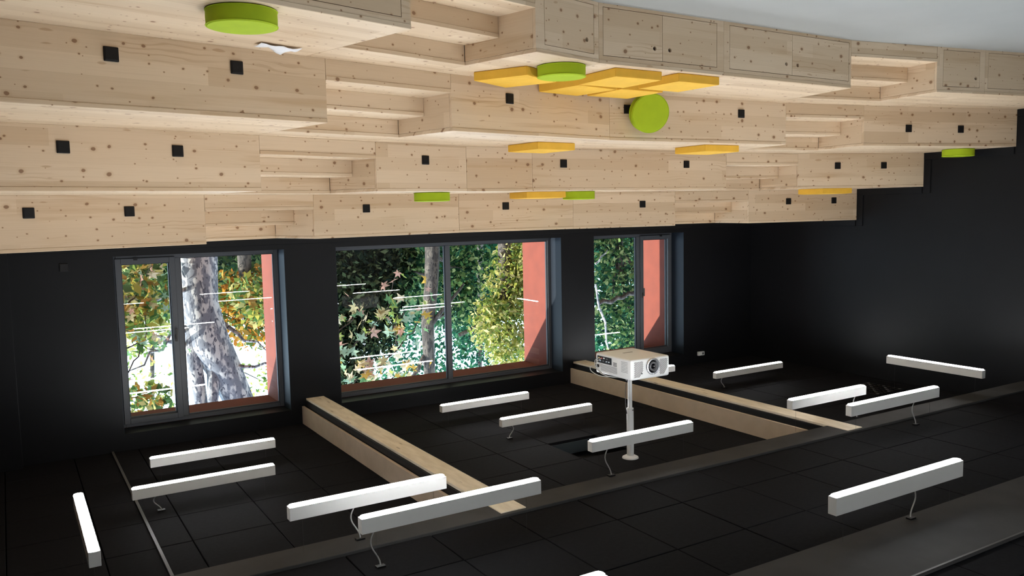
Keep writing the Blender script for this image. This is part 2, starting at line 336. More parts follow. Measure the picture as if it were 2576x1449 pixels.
for k, poly in enumerate(TIERS):
    z0, z1 = k*H, (k+1)*H; nxt = TIERS[k+1] if k < 3 else BACK
    root = empty('seating_tier', (0, 0, z0), label='%s tier of knotty pale wooden bench seating%s' % (ROWN[k], ' with cupboard doors' if k == 0 else ' with black wall sockets'), cat='bench'); root['category'] = 'bench'
    tiers.append(root)
    n = len(poly)-1; dirs = []
    for i in range(n+1):
        if i == 0 or i == n: d = Vector((0, 1))
        elif i in NOTCH[k]: d = nrm(poly[i], poly[i+1])
        elif i-1 in NOTCH[k]: d = nrm(poly[i-1], poly[i])
        else: d = (nrm(poly[i-1], poly[i])+nrm(poly[i], poly[i+1])).normalized()
        dirs.append(d)
    for i in range(n):
        a, b = V2(poly[i]), V2(poly[i+1]); L = (b-a).length; ang = math.atan2(b.y-a.y, b.x-a.x); nn = nrm(a, b); isn = i in NOTCH[k]
        loc = (a.x, a.y, 0)
        # tread
        ha, hb = hit(a, dirs[i], nxt), hit(b, dirs[i+1], nxt)
        push = .012 if k < 3 else 0
        mid = [V2(nxt[j]) for j in range(len(nxt)) if ha[0]+1e-4 < j < hb[0]-1e-4]
        fr = [a+nn*(DEP-.004), b+nn*(DEP-.004)] if isn else [a-nn*.004, b-nn*.004]
        gap = (b-a).normalized()*.0008
        pts = [fr[0]+gap, fr[1]-gap]+[hb[1]+Vector((0, push))-gap]+[p+Vector((0, push)) for p in reversed(mid)]+[ha[1]+Vector((0, push))+gap]
        MB().prism([to_local(p, a, ang) for p in pts], H-TB, H).build('tread_board', M['wood'], root, loc, ang, bevel=.003, segs=1)
        g = .001
        if not isn:
            if k == 0 and i in T1DOORS:
                ds = T1DOORS[i]; hs = [(min(d[0] for d in ds)-.004, max(d[1] for d in ds)+.004, .026, .389)]
                holed(L-g, 0, H-TB, -.025, 0, hs, g).build('riser_panel', M['wood'], root, loc, ang)
                for x0, x1, hx in ds: door(x1-x0-.001, .355, hx, root, (a.x+math.cos(ang)*x0, a.y+math.sin(ang)*x0, .03), ang)
            else: MB().box(g, L-g, -.025, 0, 0, H-TB).build('riser_panel', M['wood'], root, loc, ang, bevel=.0015, segs=1)
        else:
            fl = empty('step_flight', (a.x, a.y, z0), ang, label='pale wooden steps cut into the %s tier, %s' % (ROWN[k], ['in the aisle nearer the tree-trunk window', 'in the aisle nearer the charcoal side wall'][i == NOTCH[k][1]]), cat='steps', group='steps of the two aisles')
            def sb(nm, *v): MB().box(*v).build(nm, M['wood'], fl, bevel=.002, segs=1)
            sb('step_riser', g, L-g, -.025, 0, 0, .12); sb('step_tread', g, L-g, -.375, .004, .12, .15)
            sb('step_riser', g, L-g, -.385, -.36, .15, .27); sb('step_tread', g, L-g, -.735, -.356, .27, .30)
            sb('step_riser', g, L-g, -.745, -.72, .30, .42)
            for sx in (-.021, L+.001): MB().box(0, .693, 0, .02, 0, .419).build('side_panel', M['wood'], fl, (sx, -.027, 0), -math.pi/2, bevel=.002, segs=1)
# sockets
SOCK = {1: [(0, 2.22, .58), (0, 3.00, .58), (2, .63, .60), (3, .21, .60), (3, 1.68, .59), (5, .64, .70), (5, 1.42, .70)],
        2: [(0, 2.01, 1.05), (0, 2.81, 1.05), (2, .58, 1.05), (4, .40, 1.06), (4, 2.18, 1.05), (6, .59, 1.06), (6, 1.30, 1.06)],
        3: [(0, 1.80, 1.49), (0, 2.58, 1.49), (2, .62, 1.50), (3, .60, 1.50), (4, 1.01, 1.51), (6, .68, 1.51), (6, 1.49, 1.51)]}
sm = si = None
for k, lst in SOCK.items():
    for i, s_, z in lst:
        a, b = V2(TIERS[k][i]), V2(TIERS[k][i+1]); t = (b-a).normalized(); ang = math.atan2(t.y, t.x); p = a+t*s_
        if sm is None:
            o = MB().box(-.043, .043, -.001, .011, -.043, .043).build('socket', M['black'], tiers[k], (p.x, p.y, z-k*H), ang, bevel=.005); sm = o.data
            o2 = MB().box(-.034, .034, 0, .003, -.034, .034).lathe([(0, .0), (.004, .0), (.004, .0045), (0, .0045)], 10, 'Y').build('socket_insert', M['blacki'], o, (0, .0105, 0), bevel=.001, segs=1); si = o2.data
        else:
            o = link('socket', sm, tiers[k], (p.x, p.y, z-k*H), ang); link('socket_insert', si, o, (0, .0105, 0))
# wall socket beside window 1
ws = empty('wall_socket', (-.53, YB, 2.05), math.pi, label='black socket plate on charcoal wall beside the tree-trunk window', cat='socket')
o = link('cover_plate', sm, ws); link('socket_insert', si, ws, (0, .0105, 0))

# stepped skirting on the left wall, and along the back wall
ends = [p[-1][1] for p in TIERS]+[YB]
tn = 2
for k in range(4):
    y0, y1, z = ends[k], ends[k+1], (k+1)*H
    tag(MB().box(XL, XL+.016, y0+.02, y1-.001, z+.001, z+.09).build('trim_%d' % tn, M['wall'], bevel=.003, segs=1), 'charcoal skirting along the end of the %s tread on the side wall' % ROWN[k], kind='structure'); tn += 1
    if k < 3:
        tag(MB().box(XL, XL+.016, y1-.10, y1-.002, z+.091, z+H+.089).build('trim_%d' % tn, M['wall'], bevel=.003, segs=1), 'upright charcoal skirting beside the end of the %s riser' % ROWN[k+1], kind='structure'); tn += 1
tag(MB().box(XL+.02, -.04, YB-.016, YB-.001, 4*H+.001, 4*H+.10).build('baseboard_back', M['wall'], bevel=.003, segs=1), 'charcoal baseboard under the windows', kind='structure')

# ---------------------------------------------------------------- pendant lights
def pendant(x0, x1, y, z, hh, zc, cordx, lab, along='x', group='linear pendant lights'):
    L = abs(x1-x0); wd = .066
    r = empty('pendant_light', ((x0+x1)/2, y, z), 0 if along == 'x' else math.pi/2, label=lab, cat='light', group=group)
    MB().box(-L/2, L/2, -wd/2, wd/2, .008, hh).build('housing', M['white'], r, bevel=.003, segs=2)
    pl = []
    rr_ = .022
    for cx, s0 in ((L/2-.006-rr_, -1), (-(L/2-.006-rr_), 1)):
        for j in range(7):
            a = (-90+30*j) if s0 < 0 else (90+30*j); a = math.radians(a); pl.append((cx+rr_*math.cos(a), (wd/2-.004)*math.sin(a)))
    MB().prism(pl, 0, .014).build('diffuser', M['lamp'], r)
    for sx in (-.42, .42): MB().tube([(sx*L, 0, hh-.002), (sx*L, 0, zc-z)], .0008, 5).build('suspension_wire', M['wire'], r)
    if cordx is not None:
        c = cordx-(x0+x1)/2; d = zc-z; sg = 1 if rnd.random() < .6 else -1
        pts = []
        for j in range(13):
            t = j/12; pts.append((c+sg*.03*math.sin(math.pi*1.6*t)*(1 if j < 12 else 1), .008*math.sin(3*t), hh-.004+t*(d-hh+.004)))
        MB().tube(pts, .0048, 8).build('power_cord', M['cord'], r, smooth=True)
        MB().box(pts[-1][0]-.03, pts[-1][0]+.03, -.02, .02, d-.012, d-.0005).build('cord_grip', M['black'], r)
    return r
PL = [
    (-1.07, -2.27, 8.55, 3.845, .095, ZC, None, 'lit pendant bar closest to the tree-trunk window'),
    (-.80, -2.02, 7.66, 3.845, .10, ZC, -1.0, 'lit pendant bar, second out from the tree-trunk window'),
    (-1.49, -2.64, 5.36, 3.45, .098, ZB, -1.95, 'lit pendant bar overlapping the cream beam, upper of that crossing pair'),
    (-1.81, -3.16, 4.90, 3.45, .108, ZN, -1.91, 'long lit pendant bar crossing the grey beam and end of the cream beam'),
    (-4.33, -5.56, 8.84, 3.845, .09, ZC, None, 'lit pendant bar nearest the wide two-pane window'),
    (-4.58, -5.82, 7.86, 3.845, .095, ZC, -4.72, 'lit pendant bar beside the opened ceiling tile'),
    (-4.03, -5.15, 5.46, 3.45, .095, ZB, -4.22, 'lit pendant bar passing in front of the projector pole'),
    (-4.54, -5.98, 3.49, 3.45, .13, ZB, -5.43, 'big lit pendant bar nearest the camera under the wide grey beam'),
    (-6.49, -7.63, 5.50, 3.45, .098, ZB, -7.50, 'shorter lit pendant bar beyond the far cream beam end, of a close pair'),
    (-6.76, -8.17, 5.03, 3.45, .112, ZN, -7.80, 'longer lit pendant bar of the close pair beyond the far cream beam'),
    (-8.30, -9.64, 8.33, 3.845, .09, ZC, -8.46, 'lit pendant bar near the white wall box and narrow window'),
    (-7.42, -8.23, 9.08, 3.845, .09, ZC, None, 'lit pendant bar mostly hidden behind the projector'),
    (-1.05, -2.26, 2.96, 3.20, .10, ZB, None, 'lit pendant bar with only its tip inside the picture edge'),
]
for q in PL: pendant(*q)
pendant(-.6, .6, 0, 3.45, .10, ZC, None, 'lit pendant bar turned crosswise beside the dark corner pier', 'y').location = (-.335, 5.87, 3.45)
pendant(-.6, .6, 0, 3.45, .10, ZC, None, 'lit pendant bar running along the charcoal side wall', 'y').location = (-9.36, 5.81, 3.45)
for x, y in ((-7.9, 3.3), (-7.6, 1.6), (-4.6, 1.2), (-1.3, .9), (-7.6, -.6), (-4.6, -.8), (-1.3, -1.0)):  # unseen lamps added to brighten the floor and lower tiers
    pendant(x+.6, x-.6, y, 3.45, .10, ZB if y > 2.9 else ZN, None, 'added pendant bar over the open floor, unseen fill light for the room', group='added fill lights over the open floor')

# ---------------------------------------------------------------- projector
pr = empty('projector', (-5.33, 6.53, 2.985), label='white ceiling projector on a pole with its lens facing the room', cat='projector')
X0, X1, Y0, Y1, Z0, Z1 = -.235, .25, -.33, .24, .02, .225
body = MB().box(X0, X1, Y0, Y1, Z0, Z1).build('body', M['pwhite'], pr, bevel=.022, segs=4, smooth=True)
MB().box(-.06, .06, -.008, .008, -.001, .004).build('badge_slot', M['pgrey'], body, (0, .03, Z0))
lx, lz = -.01, .105
ln = MB().lathe([(.052, .0), (.080, .0), (.084, -.012), (.080, -.022), (.066, -.020), (.056, -.002)], 40, 'Y').build('lens_ring', M['chrome'], pr, (lx, Y0-.001, lz), smooth=True)
MB().lathe([(0, .002), (.060, .002), (.060, -.001), (0, -.001)], 40, 'Y').build('lens_well', M['lens'], pr, (lx, Y0-.002, lz))
MB().lathe([(.030, 0), (.046, 0), (.046, -.018), (.042, -.022), (.034, -.020), (.030, -.010)], 36, 'Y').build('lens_barrel', M['pgrey'], pr, (lx, Y0-.004, lz), smooth=True)
MB().lathe([(0, 0), (.033, 0), (.031, -.008), (.018, -.014), (0, -.016)], 32, 'Y').build('lens_glass', M['lens'], pr, (lx, Y0-.004, lz), smooth=True)
vs_me = MB().box(-.0022, .0022, -.0015, .0015, -.5, .5)
def slat(xc, zc, ln_, tilt):
    o = vs_me.build('vent_slot', M['pgrey'], body, (xc, Y0-.0008, zc)); o.scale.z = ln_; o.rotation_euler.y = tilt
for side in (1, -1):
    for i in range(15):
        c0 = -.03+i*.0145
        # diagonal slots clipped to the grille field
        a0, a1 = (.105, .215) if side > 0 else (-.205, -.105)
        pts = []
        for j in range(60):
            zz = .045+j*.0026; xx = a0+c0+(zz-.045)*.72*1 - .03
            if a0 < xx < a1: pts.append((xx, zz))
        if len(pts) > 4:
            (xa, za), (xb, zb_) = pts[0], pts[-1]; slat((xa+xb)/2, (za+zb_)/2, math.hypot(xb-xa, zb_-za), math.atan2(xb-xa, zb_-za))
MB().lathe([(0, 0), (.008, 0), (.008, -.003), (0, -.003)], 14, 'Y').build('sensor', M['pgrey'], body, (.12, Y0, .165))
# port side (faces the larger windows)
pp = MB().box(-.004, .0015, -.10, .13, .045, .115).build('port_panel', M['black'], body, (X1, .075, 0))
for i, (yy, zz, mm) in enumerate(((.10, .065, 'gold'), (.06, .066, 'red'), (.02, .062, 'pwhite'), (-.03, .064, 'pgrey'), (.03, .09, 'pgrey'), (-.02, .092, 'chrome'), (.08, .092, 'chrome'), (-.06, .09, 'chrome'))):
    MB().box(0, .006, -.011, .011, -.006, .006).build('connector', M[mm], pp, (.0005, yy, zz), bevel=.001, segs=1)
kp = MB().box(-.004, .0018, -.045, .035, .055, .125).build('keypad', M['white'], body, (X1, -.075, 0))
for a in range(3):
    for b_ in range(3): MB().box(0, .003, -.007, .007, -.004, .004).build('button', M['pgrey'], kp, (.001, .012-a*.019, .085+b_*.014))
sl = MB().box(-.001, .0012, -.5, .5, -.0014, .0014)
for i in range(8):
    o = sl.build('vent_slot', M['pgrey'], body, (X1, -.225, .055+i*.014)); o.scale.y = .10
for i in range(6):
    o = sl.build('vent_slot', M['pgrey'], body, (X1, .02, .132+i*.011)); o.scale.y = .26
def cable(pts, rad, nm='cable', m='cord'): 
    ctrl = [Vector(p) for p in pts]; out = []
    for i in range(len(ctrl)-1):
        p0, p1, p2, p3 = ctrl[max(i-1, 0)], ctrl[i], ctrl[i+1], ctrl[min(i+2, len(ctrl)-1)]
        for j in range(8):
            t = j/8; out.append(.5*((2*p1)+(-p0+p2)*t+(2*p0-5*p1+4*p2-p3)*t*t+(-p0+3*p1-3*p2+p3)*t**3))
    out.append(ctrl[-1]); MB().tube(out, rad, 7).build(nm, M[m], pr, smooth=True)
cable([(X1+.004, .175, .065), (X1+.05, .18, .09), (X1+.045, .17, .16), (X1+.03, .10, .215), (X1-.04, .02, .245), (.03, .02, .27)], .0042)
cable([(X1+.004, .135, .066), (X1+.06, .14, .10), (X1+.05, .13, .17), (X1+.02, .05, .225), (X1-.08, .03, .25), (.03, .01, .28)], .0042)
cable([(X1+.006, .20, .15), (X1+.07, .23, .16), (X1+.075, .20, .205), (X1+.03, .08, .24), (.08, .03, .26), (.03, .015, .30)], .0045)
MB().box(-.03, .012, -.02, .02, -.014, .014).build('power_plug', M['black'], pr, (X1+.008, .20, .15), bevel=.003, segs=1)
mp_ = MB().lathe([(0, .224), (.10, .224), (.10, .236), (.055, .25), (.03, .262), (0, .262)], 28).build('mount_plate', M['pwhite'], pr, smooth=True)
for a in (45, 135, 225, 315):
    c, s_ = math.cos(math.radians(a)), math.sin(math.radians(a)); MB().tube([(.03*c, .03*s_, .25), (.16*c, .16*s_, .232)], .009, 6).build('mount_arm', M['pwhite'], pr)
D = ZC-2.985
MB().tube([(0, 0, .25), (0, 0, .66)], .022, 20).build('pole', M['pwhite'], pr, smooth=True)
MB().lathe([(.022, .585), (.036, .585), (.036, D-.012), (.022, D-.012)], 24).build('pole_sleeve', M['pwhite'], pr, smooth=True)
MB().tube([(0, -.036, .60), (0, -.046, .60)], .006, 8).build('clamp_screw', M['chrome'], pr)
MB().lathe([(0, D-.03), (.05, D-.03), (.08, D-.014), (.084, D-.0015), (0, D-.0015)], 32).build('ceiling_flange', M['pwhite'], pr, smooth=True)
cable([(.03, .015, .28), (.04, .02, .40), (.045, .01, .55), (.041, 0, .64)], .003, 'cable', 'black')

# alarm / sounder box
ab = empty('wall_box', (-9.54, YB, 3.93), label='small white electrical box on the back wall above the narrow window', cat='electrical box')
MB().box(-.065, .065, -.035, 0, -.032, .032).build('case', M['pwhite'], ab, bevel=.005)
MB().box(-.045, -.015, -.037, -.034, -.018, .018).build('indicator', M['pgrey'], ab)
MB().box(-.04, -.03, -.039, -.036, -.010, .010).build('switch', M['black'], ab)
# perforated ceiling grille
gv = empty('ceiling_grille', (-10.05, 7.10, ZC), label='black perforated vent grille in the ceiling beside the charcoal side wall', cat='vent')
MB().box(-.29, .29, -.29, .29, -.008, -.0005).build('plate', M['black'], gv, bevel=.002, segs=1)
for a in range(7):
    for b_ in range(7): MB().lathe([(0, -.012), (.018, -.012), (.022, -.008), (0, -.008)], 8).build('vent_boss', M['pgrey'] if (a+b_) % 3 == 0 else M['black'], gv, (-.24+a*.08, -.24+b_*.08, 0))

# ---------------------------------------------------------------- cushions
def square(c, ang, z, lab, s=.50, h=.068, on=0):
    m = bmesh.new(); bmesh.ops.create_cube(m, size=1)
    for v in m.verts: v.co = Vector((v.co.x*s, v.co.y*s, (v.co.z+.5)*h))
    bmesh.ops.bevel(m, geom=list(m.edges), offset=.004, segments=2, affect='EDGES')
    tops = [f for f in m.faces if f.normal.z > .99 and f.calc_area() > .1]
    r = bmesh.ops.inset_region(m, faces=tops, thickness=.07)
    for f in tops:
        for v in f.verts: v.co.z += .006
    me = bpy.data.meshes.new('square_cushion'); m.to_mesh(me); m.free(); me.materials.append(M['yellow'])
    o = link('square_cushion', me, None, (c[0], c[1], z+.001), math.radians(ang)); return tag(o, lab, 'cushion', 'yellow square cushions')
def ground_pts(a, b): return a
def diamond(left, front, right):      # cushion from three base corners (front corner shared)
    f, l, r = V2(front), V2(left), V2(right); dl, dr = l-f, r-f; ang = math.degrees(math.atan2(dr.y, dr.x)); return f, dl, dr, ang
def sq_from(front, ang, z, lab, s=.5):   # front corner and angle of the edge that runs to the photo-right
    a = math.radians(ang); e = Vector((math.cos(a), math.sin(a))); f_ = Vector((e.y, -e.x)); c = V2(front)+e*s/2+f_*s/2
    return square(c, ang, z, lab, s)
sq_from((-3.50, 5.49), 152, .45, 'yellow square cushion touching the flat lime cushion beside the aisle steps', .485)
sq_from((-4.18, 5.27), 179, .45, 'yellow square cushion at the front of the cluster above the cupboard doors', .485)
sq_from((-4.19, 5.772), 169.5, .45, 'yellow square cushion in the cluster, against the riser between two wall sockets', .485)
sq_from((-4.68, 5.815), 178, .45, 'yellow square cushion in the cluster directly beside the leaning lime cushion', .485)
sq_from((-4.83, 5.26), 177, .45, 'yellow square cushion at the side-wall end of the lowest-tread cluster', .485)
sq_from((-4.43, 6.78), 174, .90, 'yellow square cushion alone on the second tread at mid bench', .475)
sq_from((-6.40, 6.57), 182, .90, 'yellow square cushion on the second tread beside the far aisle steps', .485)
sq_from((-4.985, 7.87), 188, 1.35, 'yellow square cushion on the third tread touching a lime cushion', .485)
sq_from((-9.25, 7.33), 190, 1.35, 'yellow square cushion on the third tread close to the charcoal side wall', .485)
def rounded(c, z, lab, R=.184, h=.09, rot=None):
    r = empty('round_cushion', (c[0], c[1], z+.001), label=lab, cat='cushion', group='lime round cushions')
    if rot is not None: r.rotation_euler = rot
    MB().lathe([(0, 0), (R-.006, 0), (R, .006), (R+.0015, h*.5), (R, h-.007), (R-.007, h), (R*.6, h+.004), (0, h+.005)], 56).build('cover', M['green'], r, smooth=True)
    for zz in (.006, h-.006):
        MB().tube([((R+.001)*math.cos(2*math.pi*k/48), (R+.001)*math.sin(2*math.pi*k/48), zz) for k in range(49)], .0032, 6, False).build('piping', M['green'], r, smooth=True)
    return r
rounded((-1.17, 4.655), .45, 'lime round cushion near the picture edge beside a paper sheet')
rounded((-3.75, 5.39), .45, 'lime round cushion lying flat among the lowest-tread yellow cushions')
rounded((-10.39, 6.20), .90, 'lime round cushion on the second tread against the charcoal side wall')
rounded((-3.83, 7.88), 1.35, 'lime round cushion alone on the third tread')
rounded((-5.735, 7.93), 1.35, 'lime round cushion at the end of a yellow one on the third tread')
rounded((-5.40, 6.325), .525, 'lime round cushion leaning upright against the second riser').rotation_euler = (0, 0, 0)
lean = [o for o in COL.objects if o.name.startswith('round_cushion') and 'leaning' in o.get('label', '')][0]
# stand it on edge: axis of the disc points to the room, tilted back
rx = Matrix.Rotation(math.radians(20), 4, 'Z') @ Matrix.Rotation(math.radians(76), 4, 'X')
lean.matrix_world = Matrix.Translation((-5.39, 6.31, .634)) @ rx
# paper
pm = []
N, Mm = 10, 5
for j in range(Mm):
    for i in range(N):
        u, v = i/(N-1), j/(Mm-1); x = -.16+.30*u; y = -.045+.10*v+.01*math.sin(5*u)
        z = .006+.012*abs(math.sin(6.5*u+2*v))+(.05*max(0, v-.4)*max(0, 1-abs(u-.35)*4))
        pm.append((x, y, z))
o = MB().poly(pm, [(j*N+i, j*N+i+1, (j+1)*N+i+1, (j+1)*N+i) for j in range(Mm-1) for i in range(N-1)])
o = o.build('paper_sheet', M['paper'], None, (-1.60, 5.51, .451), math.radians(-14), smooth=True, fix=False)
md = o.modifiers.new('thickness', 'SOLIDIFY'); md.thickness = .0012
tag(o, 'crumpled white paper sheet lying on the lowest tread', 'paper')

# ================================================================ OUTSIDE
tag(MB().box(-60, 40, YOUT, 80, -1.6, -1.5).build('ground', M['ground']), 'leaf-strewn ground outside the windows', kind='structure')
GZ = -1.5
def at(r, e, Y): return Vector((r*Y, Y, EYE+e*Y))        # a point seen along slope r / e at depth Y
def leaves(name, mat, parent, blobs, n, size, seed):
    g = np.random.default_rng(seed); bl = np.array([b[:6] for b in blobs]); wt = np.array([b[3]*b[4]*b[5] for b in blobs])**(.75); idx = g.choice(len(bl), n, p=wt/wt.sum())
    d = g.normal(size=(n, 3)); d /= np.linalg.norm(d, axis=1)[:, None]; rad = g.random(n)**.45
    C = bl[idx, :3]+d*rad[:, None]*bl[idx, 3:6]
    a = g.normal(size=(n, 3)); a /= np.linalg.norm(a, axis=1)[:, None]; b = np.cross(a, g.normal(size=(n, 3))); b /= np.linalg.norm(b, axis=1)[:, None]; nn = np.cross(a, b)
    s_ = size*(.6+.8*g.random(n))[:, None]
    P = np.stack([C-a*s_, C+b*s_*.55+nn*s_*.18-a*s_*.15, C+a*s_, C-b*s_*.55+nn*s_*.18-a*s_*.15], 1).reshape(-1, 3)
    me = bpy.data.meshes.new(name); me.vertices.add(4*n); me.vertices.foreach_set('co', P.ravel().astype(np.float32))
    me.loops.add(4*n); me.loops.foreach_set('vertex_index', np.arange(4*n, dtype=np.int32)); me.polygons.add(n)
    me.polygons.foreach_set('loop_start', np.arange(0, 4*n, 4, dtype=np.int32)); me.update(calc_edges=True); me.materials.append(mat)
    o = link(name, me, parent); o['kind'] = 'stuff'; return o
def limb(pts, r, parent, mat, nm='branch'):
    MB().tube([Vector(p) for p in pts], r, 9).build(nm, mat, parent, smooth=True)
def wig(a, b, n, amp, seed):
    g = random.Random(seed); a, b = Vector(a), Vector(b); return [a.lerp(b, i/n)+Vector((g.uniform(-amp, amp), g.uniform(-amp, amp), g.uniform(-amp, amp)))*(0 if i in (0, n) else 1) for i in range(n+1)]
LC = lambda *c: [lin(*x) for x in c]
L_GREEN = leafmat('green_leaves', LC((56, 88, 54), (80, 110, 64), (40, 68, 50), (116, 138, 82), (160, 170, 116), (30, 52, 40)))
L_YELLOW = leafmat('yellow_green_leaves', LC((160, 162, 76), (130, 144, 70), (176, 168, 100), (96, 118, 62), (196, 188, 130)))
L_AUT = leafmat('autumn_leaves', LC((170, 116, 40), (150, 96, 40), (120, 124, 56), (180, 142, 70), (86, 104, 52), (70, 90, 50)))
L_DARK = leafmat('conifer_needles', LC((24, 36, 26), (36, 48, 32), (60, 70, 46), (18, 28, 22), (96, 104, 72)), trans=.2)
L_TEAL = leafmat('blue_green_leaves', LC((40, 88, 66), (56, 110, 82), (34, 70, 56), (88, 130, 90)))
L_PLANE = leafmat('plane_leaves', LC((128, 156, 126), (156, 168, 90), (200, 184, 140), (178, 140, 126), (192, 156, 78), (104, 142, 98), (150, 170, 148), (220, 204, 174)), island=False, trans=.5)
def tree(name, lab, blobs, n, size, mat, seed, trunk=None, tmat='dbark', group='trees outside the windows'):
    c = blobs[0]; tx, ty = (trunk[0][0], trunk[0][1]) if trunk else (c[0], c[1])
    r = empty(name, (0, 0, 0), label=lab, cat='tree', group=group)
    if trunk is None: trunk = [(c[0], c[1], GZ-.05), (c[0]+.1, c[1], c[2]-c[5]*.5), (c[0], c[1], c[2]+c[5]*.6)]; rad = [.20, .14, .05]
    else: trunk, rad = trunk
    limb(trunk, rad, r, M[tmat], 'trunk')
    for i, b in enumerate(blobs[1:7]):
        p0 = Vector(trunk[min(len(trunk)-2, 1+i % max(1, len(trunk)-2))]); limb(wig(p0, b[:3], 5, .12, seed+i), [.06, .05, .04, .03, .02, .01], r, M[tmat])
    leaves('foliage', mat, r, blobs, n, size, seed); return r
def B(r, e, Y, sx, sy, sz): p = at(r, e, Y); return (p.x, p.y, p.z, sx, sy, sz)

# mottled plane tree seen in window 1
pt = empty('plane_tree', (0, 0, 0), label='mottled pale plane tree trunk forking outside the window', cat='tree', group='trees outside the windows')
Y = 14.0
tr = [at(-.186, -.23, Y), at(-.189, .03, Y), at(-.188, .10, Y), at(-.196, .145, Y), at(-.214, .185, Y), at(-.232, .235, Y), at(-.262, .33, Y)]
limb(tr, [.40, .32, .30, .33, .27, .23, .18], pt, M['bark'], 'trunk')
limb([at(-.183, .13, Y), at(-.178, .165, Y), at(-.183, .21, Y), at(-.190, .30, Y)], [.20, .13, .11, .08], pt, M['bark'])
limb([at(-.198, .155, Y), at(-.199, .185, Y-.1), at(-.196, .23, Y-.2), at(-.19, .30, Y-.2)], [.16, .10, .08, .06], pt, M['bark'])
for i, (a, b) in enumerate((((-.205, .12), (-.262, .165)), ((-.21, .17), (-.29, .19)), ((-.178, .15), (-.10, .12)), ((-.178, .12), (-.11, .17)), ((-.18, .09), (-.10, .095)))):
    limb(wig(at(*a, Y), at(*b, Y-.5), 6, .10, 40+i), [.05, .04, .03, .025, .02, .015, .008], pt, M['bark'])
leaves('foliage', leafmat('plane_foliage', LC((110, 128, 62), (160, 150, 70), (76, 106, 60), (170, 160, 104), (140, 104, 52), (84, 110, 70))), pt, [B(-.118, .095, 13.2, .5, .6, .75), B(-.12, .205, 13.5, .5, .5, .28), B(-.125, .06, 13.6, .45, .5, .5), B(-.25, .10, 15.5, .5, .6, .5)], 1150, .08, 1)
tree('autumn_tree', 'orange and gold autumn tree behind the mottled trunk', [B(-.245, .125, 19, .7, .8, .7), B(-.225, .095, 19, .7, .8, .6), B(-.26, .09, 19, .6, .8, .6)], 2000, .085, L_AUT, 2)
tree('dark_shrub', 'dark green shrub low behind the mottled trunk', [B(-.24, .05, 21, 1.3, .9, 1.0), B(-.15, .06, 21, 1.6, .9, 1.2), B(-.2, .03, 21, 2, .9, 1.1)], 5200, .085, L_GREEN, 3)
tree('pale_tree', 'pale sunlit tree behind the opening sash', [B(-.12, .105, 24, 1.3, 1, 1.2), B(-.15, .08, 24, 1.0, 1, 1.0)], 2000, .10, L_YELLOW, 4)
# wide window
tree('conifer', 'dark conifer filling the lower corner of the wide window', [B(-.375, .07, 19, 1.1, .9, 1.5), B(-.40, .13, 19, .75, .8, 1.2), B(-.365, .17, 19, .6, .7, 1.1), B(-.34, .10, 19, 1, .8, 1.6), B(-.42, .06, 19, .7, .8, 1.2), B(-.37, .22, 19, .4, .5, .8)], 15000, .075, L_DARK, 5)
tk = [at(-.487, -.18, 17), at(-.484, .06, 17), at(-.481, .10, 17), at(-.474, .15, 17), at(-.475, .22, 17), at(-.47, .34, 17)]
bt = tree('broadleaf_tree', 'green tree with a straight grey trunk beside the window mullion', [B(-.485, .30, 17, 1.1, 1, .7), B(-.53, .08, 18, .9, .8, 1.0), B(-.45, .08, 19, .8, .8, .9), B(-.52, .13, 18, .6, .7, .6)], 4200, .075, L_GREEN, 6, (tk, [.20, .17, .16, .15, .13, .08]))
limb(wig(at(-.476, .155, 17), at(-.53, .10, 16.8), 6, .06, 9), [.07, .06, .05, .045, .04, .03, .02], bt, M['dbark'])
limb(wig(at(-.475, .18, 17), at(-.445, .225, 17), 5, .05, 10), [.07, .06, .05, .045, .04, .03], bt, M['dbark'])
limb(wig(at(-.52, .17, 17), at(-.60, .13, 17), 7, .10, 12), [.05, .045, .04, .035, .03, .02, .015, .01], bt, M['dbark'])
tree('yellow_tree', 'bright yellow-green tree beside the orange reveal', [B(-.60, .11, 16, .6, .6, .8), B(-.575, .16, 16, .6, .6, .7), B(-.63, .14, 16, .6, .6, 1.0), B(-.62, .07, 16, .6, .6, .7), B(-.60, .20, 16, .6, .6, .6)], 5200, .06, L_YELLOW, 7)
tree('broadleaf_tree', 'blue-green tree far behind the wide window', [B(-.50, .08, 30, 3.2, 1.5, 1.8), B(-.58, .10, 30, 2.2, 1.5, 1.8), B(-.45, .13, 30, 1.6, 1.2, 1.3), B(-.54, .15, 30, 1.4, 1.2, 1.2)], 8000, .13, L_TEAL, 8)
# narrow window
nt = tree('broadleaf_tree', 'dense green tree filling the narrow window', [B(-.80, .08, 15.5, .9, .7, .9), B(-.78, .15, 15.5, .8, .7, .8), B(-.82, .20, 15.5, .8, .7, .7), B(-.77, .05, 15.5, .7, .7, .6), B(-.85, .12, 15.5, .7, .7, 1.0)], 3600, .065, L_GREEN, 11)
limb([at(-.752, .115, 14.6), at(-.758, .15, 14.6), at(-.770, .175, 14.6), at(-.771, .205, 14.6), at(-.775, .215, 14.6)], [.022, .024, .026, .02, .014], nt, M['bark'])
limb(wig(at(-.752, .085, 14.6), at(-.775, .065, 14.6), 4, .03, 21), [.022, .02, .016, .012, .008], nt, M['bark'])
limb(wig(at(-.756, .145, 14.8), at(-.83, .135, 14.8), 6, .05, 22), .05, nt, M['dbark'])
tree('broadleaf_tree', 'teal-green tree behind the dense one at the narrow window', [B(-.80, .13, 22, 2.2, 1, 2.2), B(-.80, .22, 22, 2, 1, 1.6)], 3800, .11, L_TEAL, 13)
